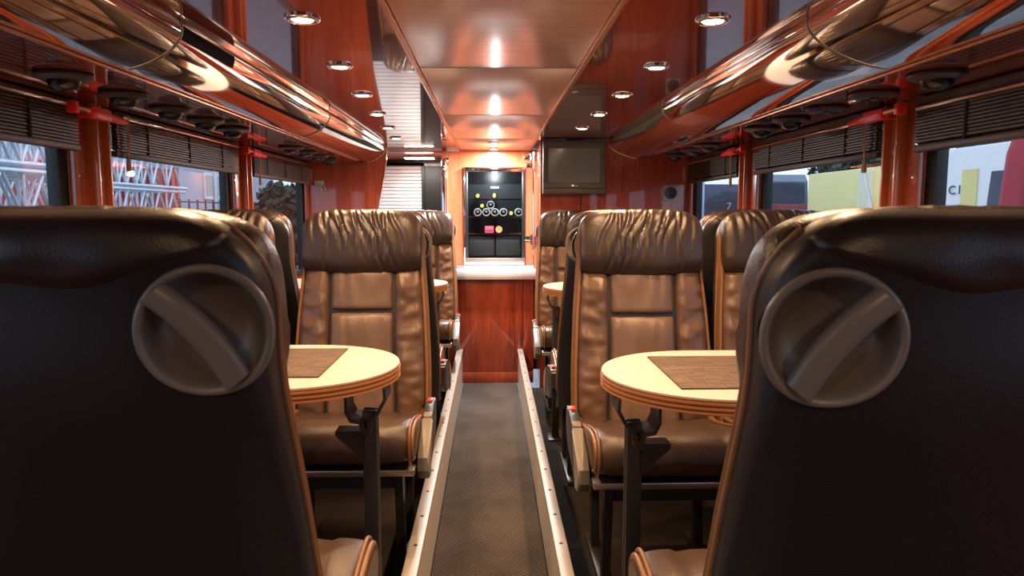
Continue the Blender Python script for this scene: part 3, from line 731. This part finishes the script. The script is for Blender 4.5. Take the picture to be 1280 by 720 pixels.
    for i in range(33):
        t = -1 + 2 * i / 32
        ex = 1 - max(0, 1 - abs(t) ** 5) ** .5; ex = ex * .38
        dip = .010 * (1 - t * t)
        groove = .010 * math.exp(-((abs(t) - .60) / .035) ** 2)
        rings.append([Vector((t * .248, p.x, p.y - (dip + groove + .004 * noise.noise(Vector((t * 3, p.x * 14, 2)))) * (1 if p.y > .5 else .0))) for p in cprof(ex)])
    cu.rings(rings); zsh(cu); L.append(('seat_cushion', cu.mesh('seat_cushion', M['cush'], 60), None))
    for sg in (-1, 1):
        pr_ = cprof(.10)[0:33]
        L.append(('cushion_piping', MB().tube([(sg * .232, p.x, p.y + OFF) for p in pr_], .0052, 8).mesh('cushion_piping', M['piping'], 60), None))
        pr_ = cprof(.24)[0:33]
        L.append(('cushion_band', MB().tube([(sg * .2405, p.x, p.y + OFF) for p in pr_], .0075, 8).mesh('cushion_band', M['piping'], 60), None))
    pan = MB().box(-.245, .245, -.425, .02, .408 + OFF, .430 + OFF, .004)
    L.append(('seat_pan', pan.mesh('seat_pan', M['steel'], 40), None))
    L.append(('pan_box', MB().box(-.19, .19, -.33, .06, .33 + OFF, .409 + OFF, .01).mesh('pan_box', M['unitd'], 40), None))
    # legs
    for xx in (-.185, .185):
        for y0, y1 in ((-.33, -.30), (-.02, -.06)):
            leg = MB(); pts = [(xx, y0, .41 + OFF), (xx, y0 - .005, .36 + OFF), (xx, (y0 + y1) / 2, .24 + OFF), (xx, y1, .12 + OFF), (xx, y1, 0)]
            rings = []
            for (px, py, pz) in pts:
                rings.append([Vector((px + a, py + b, pz)) for a, b in ((-.014, -.020), (.014, -.020), (.014, .020), (-.014, .020))])
            leg.rings(rings); L.append(('leg', leg.mesh('leg', M['legm'], 40), None))
        L.append(('foot_rail', MB().box(xx - .022, xx + .022, -.36, .04, 0, .022, .004).mesh('foot_rail', M['legm'], 40), None))
    # side unit with recline button on the aisle flank -----------------------------
    un = MB(); o = [(.02, .545), (-.06, .56), (-.12, .552), (-.22, .52), (-.32, .480), (-.365, .448), (-.37, .415), (-.34, .385), (-.26, .375), (-.12, .40), (-.02, .43), (.03, .48)]
    rings = []
    for x, k in ((.251, .96), (.254, 1), (.278, 1), (.283, .95)):
        rings.append([Vector((x, -.17 + (a + .17) * k, .47 + (b - .47) * k + OFF)) for a, b in o])
    un.rings(rings); L.append(('side_unit', un.mesh('side_unit', M['unitd'], 40), None)); ui = len(L) - 1
    fa = MB(); o2 = [(-.20, .534), (-.225, .524), (-.32, .487), (-.375, .452), (-.382, .41), (-.345, .372), (-.29, .366), (-.285, .40), (-.25, .46)]
    fa.rings([[Vector((x, -.30 + (a + .30) * k, .44 + (b - .44) * k + OFF)) for a, b in o2] for x, k in ((.250, .97), (.253, 1), (.282, 1), (.287, .94))])
    L.append(('front_cap', fa.mesh('front_cap', M['unit'], 40), ui))
    tp = MB().box(.252, .282, -.19, .0, .0, .010, .003)
    tp.v = [(x, y, z + .552 + OFF + (y + .06) * (.18 if y < -.06 else -.12)) for x, y, z in tp.v]
    L.append(('top_cap', tp.mesh('top_cap', M['unit'], 40), ui))
    L.append(('recline_button', MB().box(.257, .277, -.075, -.035, .556 + OFF, .565 + OFF, .003).mesh('recline_button', M['redbtn'], 40), ui))
    return L
def mirror_mesh(me):
    m = me.copy(); bm = bmesh.new(); bm.from_mesh(m)
    for v in bm.verts: v.co.x = -v.co.x
    bmesh.ops.reverse_faces(bm, faces=bm.faces); bm.to_mesh(m); bm.free(); return m
SP = seat_meshes()
SM = [(n, mirror_mesh(m), p) for n, m, p in SP]
UNIT = {'side_unit', 'front_cap', 'top_cap', 'recline_button'}
def seat(x, y, facing, s, unit, label):
    """facing -1: front toward the camera; +1: away"""
    o = empty('coach_seat', (x, y, FL), 0 if facing < 0 else PI)
    tag(o, label, 'seat', 'brown leather coach seats')
    objs = []
    for n, me, p in (SP if s > 0 else SM):
        if n in UNIT and not unit: objs.append(None); continue
        objs.append(link(n, me, objs[p] if p is not None else o))
    return o
LA, LW, RA, RW = -.492, -1.076, .542, 1.082
rowsL = [1.04, 2.65, 3.235, 4.84]; rowsR = [.97, 2.52, 3.10, 4.565]
seat(LA, rowsL[0], 1, -1, True, 'large dark leather seat back with round grip in the left foreground')
seat(RA - .012, rowsR[0], 1, 1, True, 'large dark leather seat back with round grip in the right foreground')
seat(LA, rowsL[1], -1, 1, True, 'brown leather aisle seat facing us behind the near left table')
seat(LW, rowsL[1], -1, -1, False, 'brown leather window seat facing us behind the near left table')
seat(RA + .010, rowsR[1], -1, -1, True, 'brown leather aisle seat facing us behind the near right table')
seat(RW, rowsR[1], -1, 1, False, 'brown leather window seat facing us behind the near right table')
seat(LA, rowsL[2], 1, -1, True, 'dark seat facing away, back to back with the left facing aisle seat')
seat(LW, rowsL[2], 1, 1, False, 'dark seat facing away, back to back with the left facing window seat')
seat(RA, rowsR[2], 1, 1, True, 'dark seat facing away, back to back with the right facing aisle seat')
seat(RW, rowsR[2], 1, -1, False, 'dark seat facing away, back to back with the right facing window seat')
seat(LA, rowsL[3], -1, 1, True, 'farthest brown leather aisle seat facing us on the left of the galley')
seat(RA, rowsR[3], -1, -1, True, 'farthest brown leather aisle seat facing us under the television')

# ------------------------------------------------------------------ tables and placemats
TZ = EYE - .40
def table(s, yc_, xin, label, ):
    o = empty('oval_table', (0, yc_, 0)); tag(o, label, 'table', 'cream oval end tables')
    a, b = .30, .278; xo = WX - .025
    def outline(gr):
        pts = []
        for i in range(33):
            t = -PI / 2 + PI * i / 32
            pts.append(((xin + a) - (a + gr) * math.cos(t) ** .92 if math.cos(t) > 0 else (xin + a), (b + gr) * math.sin(t)))
        pts = [(s * x, y) for x, y in pts]
        return pts + [(s * xo, b + gr), (s * xo, -b - gr)]
    part('table_top', MB().prism(outline(-.002), 'z', TZ - .004, TZ), 'laminate', o)
    part('table_core', MB().prism(outline(-.001), 'z', TZ - .036, TZ - .004), 'edge1', o)
    for z0, z1 in ((TZ - .014, TZ - .009), (TZ - .025, TZ - .020), (TZ - .035, TZ - .031)):
        part('edge_stripe', MB().prism(outline(.001), 'z', z0, z1), 'edge2', o)
    lx = xin + .055; 
    X = lambda p, q: tuple(sorted((s * p, s * q)))
    part('leg', MB().box(*X(lx - .008, lx + .028), -.10, -.085, FL, TZ - .10, .002).box(*X(lx - .008, lx + .028), -.075, -.06, FL, TZ - .10, .002), 'legm', o)
    # folded strap loop below the top
    lp = MB(); pts = [(-.045, 0), (-.047, -.03), (-.030, -.062), (-.010, -.085), (-.004, -.12), (.012, -.12), (.022, -.09), (.045, -.085), (.057, -.06), (.057, -.02), (.045, 0)]
    inn = [(x * .8 + .003, z * .86) for x, z in pts[::-1]]
    rr = [[Vector((s * (lx + .01 + x), yy, TZ - .037 + z)) for x, z in pts + [(.039, -.0), (.050, -.022), (.050, -.056), (.040, -.076), (.018, -.080), (.004, -.105), (-.004, -.082), (-.022, -.058), (-.039, -.028), (-.038, 0)]] for yy in (-.125, -.035)]
    lp.rings(rr); part('strap_bracket', lp, 'legm', o)
    part('gusset', MB().prism([(s * (lx + .026), TZ - .15), (s * (lx + .095), TZ - .15), (s * (lx + .095), TZ - .162), (s * (lx + .026), TZ - .225)], 'y', -.105, -.055), 'legm', o)
    part('lock_knob', MB().box(*X(lx + .004, lx + .016), -.112, -.098, TZ - .150, TZ - .128, .002), 'redbtn', o)
    part('foot_plate', MB().box(*X(lx - .03, lx + .05), -.14, -.02, FL, FL + .008, .002), 'legm', o)
    part('wall_bracket', MB().box(*X(xo - .02, xo + .022), -.2, .2, TZ - .10, TZ - .036, .003), 'legm', o)
    return o
def placemat(s, yc_, x0, label, sub):
    o = tag(part('placemat', MB().box(-.21, .21, -.18, .18, 0, .0035, .001), 'mat'), label, 'placemat', 'woven placemats')
    o.location = (s * (x0 + .212), yc_, TZ + .0005); return o
tyL, tyR = 1.875, 1.755
table(-1, tyL, .243, 'cream topped oval table between the near left seats'); table(1, tyR, .275, 'cream topped oval table between the near right seats')
table(-1, 4.03, .243, 'small looking cream table between the far left seats'); table(1, 3.83, .275, 'small looking cream table between the far right seats')
placemat(-1, tyL + .02, .415, 'brown woven placemat on the near left table', 0); placemat(1, tyR, .425, 'brown woven placemat on the near right table', 0)

# ------------------------------------------------------------------ outside
GZ = -.45
struct(part('ground', MB().box(-60, 60, -30, 90, GZ - .2, GZ), pm('grey_asphalt', (.16, .16, .165), .9, var=.2, vscale=2), smooth=0), 'grey asphalt yard outside the coach', 'ground')
malu = pm('bare_truss_aluminium', (.62, .66, .72), .35, .6)
def truss_mesh(length=3.6, h=.50, d=.4, step=.26):
    ch = [MB().tube([(x, -length / 2, z), (x, length / 2, z)], .026, 10) for x in (-d / 2, d / 2) for z in (.026, h - .026)]
    br = MB(); n = int(length / step)
    for k in range(n):
        y = -length / 2 + k * step
        for x in (-d / 2, d / 2):
            br.tube([(x, y, .026 if k % 2 else h - .026), (x, y + step, h - .026 if k % 2 else .026)], .015, 7)
            if k % 2: br.tube([(x, y, .026), (x, y, h - .026)], .013, 7)
        for z in (.026, h - .026):
            br.tube([(-d / 2, y, z), (d / 2, y + step, z)], .013, 6)
    return [c.mesh('chord', malu, 60) for c in ch], br.mesh('brace_lattice', malu, 60)
chs, brm = truss_mesh()
def truss(x, y, z, label, rx=0):
    o = empty('stage_truss', (x, y, z), rx); tag(o, label, 'truss', 'stacked aluminium trusses outside')
    for c in chs: link('chord', c, o)
    stuff(link('brace_lattice', brm, o))
for k in range(6):
    z = GZ + .02 + .51 * k
    truss(-4.05, 5.55, z, 'aluminium lattice truss, %s layer of the near stack outside the left windows' % ['lowest', 'second', 'third', 'fourth', 'fifth', 'topmost'][k], R(1.5 * (k % 3 - 1)))
    truss(-4.65, 5.75, z, 'aluminium lattice truss, %s layer of the stack behind the near one' % ['lowest', 'second', 'third', 'fourth', 'fifth', 'topmost'][k], R(2 * ((k + 1) % 3 - 1)))
    if k < 5: truss(-5.35, 7.25, z + .03, 'aluminium lattice truss, %s layer of the deepest stack outside the left windows' % ['lowest', 'second', 'third', 'fourth', 'topmost'][k], R(2.5 * (k % 2)))
    if k < 5: truss(-5.5, 11.0, z + .0, 'aluminium lattice truss, %s layer of the stack before the red container' % ['lowest', 'second', 'third', 'fourth', 'topmost'][k], R(1.2 * (k % 2)))
# red container
co = empty('red_container', (-9.2, 17.1, GZ)); tag(co, 'dark red ribbed container behind the trusses', 'container')
mred = pm('dull_red_paint', (.34, .055, .06), .6, var=.15, vscale=3)
part('box', MB().box(-1.1, 1.1, -1.85, 1.85, .15, 2.75), mred, co, 0)
rb = [part('rib', MB().box(1.1, 1.14, -1.7 + .4 * k, -1.5 + .4 * k, .25, 2.65, .01), mred, co) for k in range(9)]
part('corner_post', MB().box(1.05, 1.17, 1.75, 1.87, 0, 2.8), mred, co, 0); part('corner_post', MB().box(1.05, 1.17, -1.87, -1.75, 0, 2.8), mred, co, 0)
part('foot', MB().box(-1, 1, -1.8, -1.5, 0, .15), 'black', co, 0); part('foot', MB().box(-1, 1, 1.5, 1.8, 0, .15), 'black', co, 0)
# grey site building
gb = empty('site_building', (-11.6, 26.5, GZ)); tag(gb, 'pale grey shed with a white framed window beyond the trusses', 'building')
mg = pm('pale_grey_cladding', (.42, .46, .54), .6, var=.08, vscale=2)
part('wall', MB().box(-3, 2, -6, 6, 0, 4.2), mg, gb, 0); part('roof', MB().prism([(-3.3, 4.2), (2.3, 4.2), (-.5, 5.1)], 'y', -6.2, 6.2), mg, gb, 0)
f_ = part('window_frame', MB().box(1.99, 2.06, -2.0, -.4, 2.1, 3.0), 'white', gb, 0); part('window_pane', MB().box(2.05, 2.07, -1.9, -.5, 2.2, 2.9), 'screen', f_, 0)
part('door', MB().box(1.99, 2.04, 1.2, 2.2, 0, 2.1), 'tvframe', gb, 0)
lp_ = empty('yard_lamp_post', (-6.9, 18.4, GZ)); tag(lp_, 'pale lamp post beside the grey shed', 'lamp post')
part('post', MB().tube([(0, 0, 0), (0, 0, 4.4)], [.07, .045], 10), malu, lp_); part('lamp_head', MB().box(-.1, .35, -.08, .08, 4.38, 4.48, .02), malu, lp_)
fe = empty('yard_fence', (-6.5, 14.9, GZ)); tag(fe, 'low dark railing in front of the grey shed', 'fence')
for k in range(9): part('post', MB().tube([(0, k * .45, 0), (0, k * .45, 1.95)], .02, 8), 'black', fe)
for z in (1.0, 1.45, 1.9): part('rail', MB().tube([(0, 0, z), (0, 3.6, z)], .018, 8), 'black', fe)
# dark hedge left far
mleaf = pm('dark_foliage', (.045, .065, .04), .8, var=.5, vscale=6)
def leafy(name, label, cat, loc, rx, ry, rz, nleaf=900, grp=None, trunk=True, mat=None):
    o = empty(name, loc); tag(o, label, cat, grp); m = MB(); rnd = random.Random(hash(label) % 1000 if False else len(label) * 7 + int(loc[1] * 10))
    for i in range(nleaf):
        while True:
            p = Vector((rnd.uniform(-1, 1), rnd.uniform(-1, 1), rnd.uniform(-1, 1)))
            if p.length <= 1: break
        p = p * (.75 + .3 * noise.noise(p * 2.3 + Vector(loc)))/max(.35, p.length ** .4)
        c = Vector((p.x * rx, p.y * ry, p.z * rz + rz * 1.0)); sz = .16 * rnd.uniform(.6, 1.3)
        u = Vector((rnd.uniform(-1, 1), rnd.uniform(-1, 1), rnd.uniform(-1, 1))).normalized(); v_ = u.orthogonal().normalized()
        m.add([c - u * sz, c + v_ * sz * .5, c + u * sz, c - v_ * sz * .5], [(0, 1, 2, 3)])
    cr_ = stuff(link('crown', m.mesh('crown', mat or mleaf, 0, False), o))
    if trunk: part('trunk', MB().tube([(0, 0, -loc[2] + GZ), (0, 0, rz)], [.16, .07], 8), 'slat2', o)
    return o
leafy('hedge', 'dark clipped hedge outside the farthest left window', 'hedge', (-5.6, 20.2, GZ), 1.0, 2.2, 1.35, 3000, trunk=False)
# yellow trailer
myel = pm('pale_yellow_paint', (.80, .70, .26), .5, var=.04, vscale=1)
yt = empty('yellow_trailer', (8.7, 12.8, GZ)); tag(yt, 'long pale yellow lorry trailer outside the right windows', 'trailer')
part('box', MB().box(-1.2, 1.3, -.9, 4.2, .9, 2.56, .03), myel, yt)
part('chassis', MB().box(-.9, 1.0, -.8, 4.1, .6, .9), 'black', yt, 0)
for yy in (2.3, 3.4):
    for xx in (-1.05, 1.05): part('wheel', MB().lathe([(.2, -.15), (.5, -.15), (.5, .15), (.2, .15)], 24, Matrix.Translation((xx, yy, .5)) @ Matrix.Rotation(PI / 2, 4, 'Y')), 'rubber', yt)
part('landing_leg', MB().box(-.7, -.6, -.3, -.2, 0, .65), 'black', yt, 0)
part('side_strut', MB().tube([(-1.24, 1.18, 1.68), (-1.24, 1.60, 2.54)], .035, 8), 'white', yt)
part('pale_door', MB().box(-1.215, -1.19, 1.25, 1.85, .95, 2.5), pm('pale_cream_paint', (.80, .77, .52), .5), yt, 0)
# grey lorry cab
lc = empty('lorry_cab', (14.75, 37, GZ)); lc.scale = (1.05, 1.05, 1.3); lc.rotation_euler = (0, 0, PI / 2); tag(lc, 'grey lorry cab with dark windscreen beside the yellow trailer', 'lorry')
mcab = pm('grey_blue_cab', (.16, .18, .24), .35, coat=.5); mws = pm('dark_windscreen', (.07, .085, .11), .1)
part('cab', MB().prism([(-1.0, .5), (-1.0, 1.5), (-.86, 2.45), (-.55, 2.72), (1.0, 2.72), (1.0, .5)], 'y', -1.1, 1.1), mcab, lc)
part('windscreen', MB().prism([(-1.012, 1.6), (-.88, 2.4), (-.84, 2.4), (-.97, 1.6)], 'y', -.95, .95), mws, lc)
part('side_window', MB().box(-.7, .3, -1.115, -1.09, 1.6, 2.35, .01), mws, lc)
part('mirror', MB().box(-1.15, -1.0, -1.42, -1.28, 1.55, 2.1, .02), 'black', lc); part('mirror_arm', MB().tube([(-.95, -1.1, 2.1), (-1.08, -1.32, 2.1)], .02, 8), 'black', lc)
part('bumper', MB().box(-1.1, -.9, -1.1, 1.1, .3, .75, .03), mred, lc)
part('red_band', MB().box(-1.03, -.98, -1.1, 1.1, 1.35, 1.55, .01), mred, lc)
for yy in (-.95, .95): part('wheel', MB().lathe([(.2, -.13), (.5, -.13), (.5, .13), (.2, .13)], 24, Matrix.Translation((-.3, yy, .5)) @ Matrix.Rotation(PI / 2, 4, 'X')), 'rubber', lc)
# navy coach with pale pillar (far right window)
nb = empty('navy_coach', (12.75, 43.2, GZ)); tag(nb, 'dark navy coach with a pale corner post seen in the farthest right window', 'coach')
mn = pm('navy_paint', (.05, .055, .13), .35, coat=.5)
part('body', MB().box(-1.25, 1.25, -3, 6, .35, 3.2, .1), mn, nb); part('corner_post', MB().box(-1.28, -.85, -3.06, -2.9, .3, 3.3, .03), pm('pale_blue_post', (.55, .62, .85), .5), nb)
part('window_band', MB().box(-.70, 1.1, -3.02, -2.9, 1.75, 2.9, .02), mws, nb)
for yy in (-1.8, 4.2): part('wheel', MB().lathe([(.2, -.15), (.5, -.15), (.5, .15), (.2, .15)], 24, Matrix.Translation((-1.1, yy, .5)) @ Matrix.Rotation(PI / 2, 4, 'Y')), 'rubber', nb)
def text_mesh(body, size, mat):
    c = bpy.data.curves.new('txt', 'FONT'); c.body = body; c.size = size; c.extrude = .003; c.align_x = 'CENTER'; c.align_y = 'CENTER'
    t = bpy.data.objects.new('txt', c); C.objects.link(t); bpy.context.view_layer.update()
    me = bpy.data.meshes.new_from_object(t.evaluated_get(bpy.context.evaluated_depsgraph_get())); bpy.data.objects.remove(t)
    me.materials.clear(); me.materials.append(mat); return me
tx = link('letter_shape', text_mesh('7', .55, M['white']), nb); tx.location = (.55, -3.03, 1.95); tx.rotation_euler = (PI / 2, 0, 0)  # this figure paints the speaker's reflection in the far window onto the coach
# white van with yellow panel and lettering, red van
def van(loc, paint, label, name, cab=False):
    o = empty(name, loc); tag(o, label, 'van')
    body = MB(); pr = [(-2.6, .35), (-2.62, 1.2), (-2.50, 2.2), (-2.38, 2.45), (-2.1, 2.55), (.9, 2.55), (1.3, 2.45), (1.95, 1.95), (2.7, 1.2), (2.85, .9), (2.85, .35)]
    rings = []
    for x, k in ((-.98, .97), (-.95, 1), (.95, 1), (.98, .97)):
        rings.append([Vector((x, a * k, 1.4 + (b - 1.4) * k)) for a, b in pr])
    body.rings(rings); part('body', body, paint, o)
    for sx in (-1, 1):
        for yy in (-1.7, 1.8): part('wheel', MB().lathe([(.16, -.12), (.36, -.12), (.36, .12), (.16, .12)], 24, Matrix.Translation((sx * .88, yy, .36)) @ Matrix.Rotation(PI / 2, 4, 'Y')), 'rubber', o)
    if not cab: part('side_window', MB().prism([(-.45, 1.55), (-.45, 2.2), (.0, 2.2), (.08, 1.55)], 'x', -.995, -.97), mws, o)
    return o
wv = van((7.3, 9.0, GZ), M['white'], 'white van with a yellow panel and black letters outside the nearest right window', 'white_van')
part('yellow_panel', MB().box(-.992, -.97, .27, .58, .8, 2.25), myel, wv, 0)
tx = link('letter_shape', text_mesh('C I', .17, M['black']), wv); tx.scale = (1.25, 1, 1); tx.location = (-.992, .715, 1.98); tx.rotation_euler = (PI / 2, 0, -PI / 2)
rv = van((5.45, 3.75, GZ), pm('crimson_paint', (.40, .018, .04), .5, spec=.2), 'crimson red panel van outside the nearest right window', 'red_van'); rv.rotation_euler = (0, 0, PI)
rwin = part('rear_side_panel', MB().box(.97, .992, -2.25, -1.3, 1.55, 2.25, .008), pm('crimson_panel_paint', (.34, .016, .035), .5, spec=.2), rv)
for i, (x, y, z, a, b, c) in enumerate(((12.4, 23.2, 1.1, 1.6, 1.9, 1.5), (14.0, 28.6, 1.1, 1.35, 1.7, 1.7), (14.6, 20.8, 1.2, 1.5, 1.7, 1.4), (16.6, 31.8, 1.0, 1.7, 1.9, 1.8))):
    leafy('tree', 'dark leafy tree behind the parked vehicles, %s along the right side' % ORD[i], 'tree', (x, y, z), a, b, c, 2200, 'trees outside the right windows')
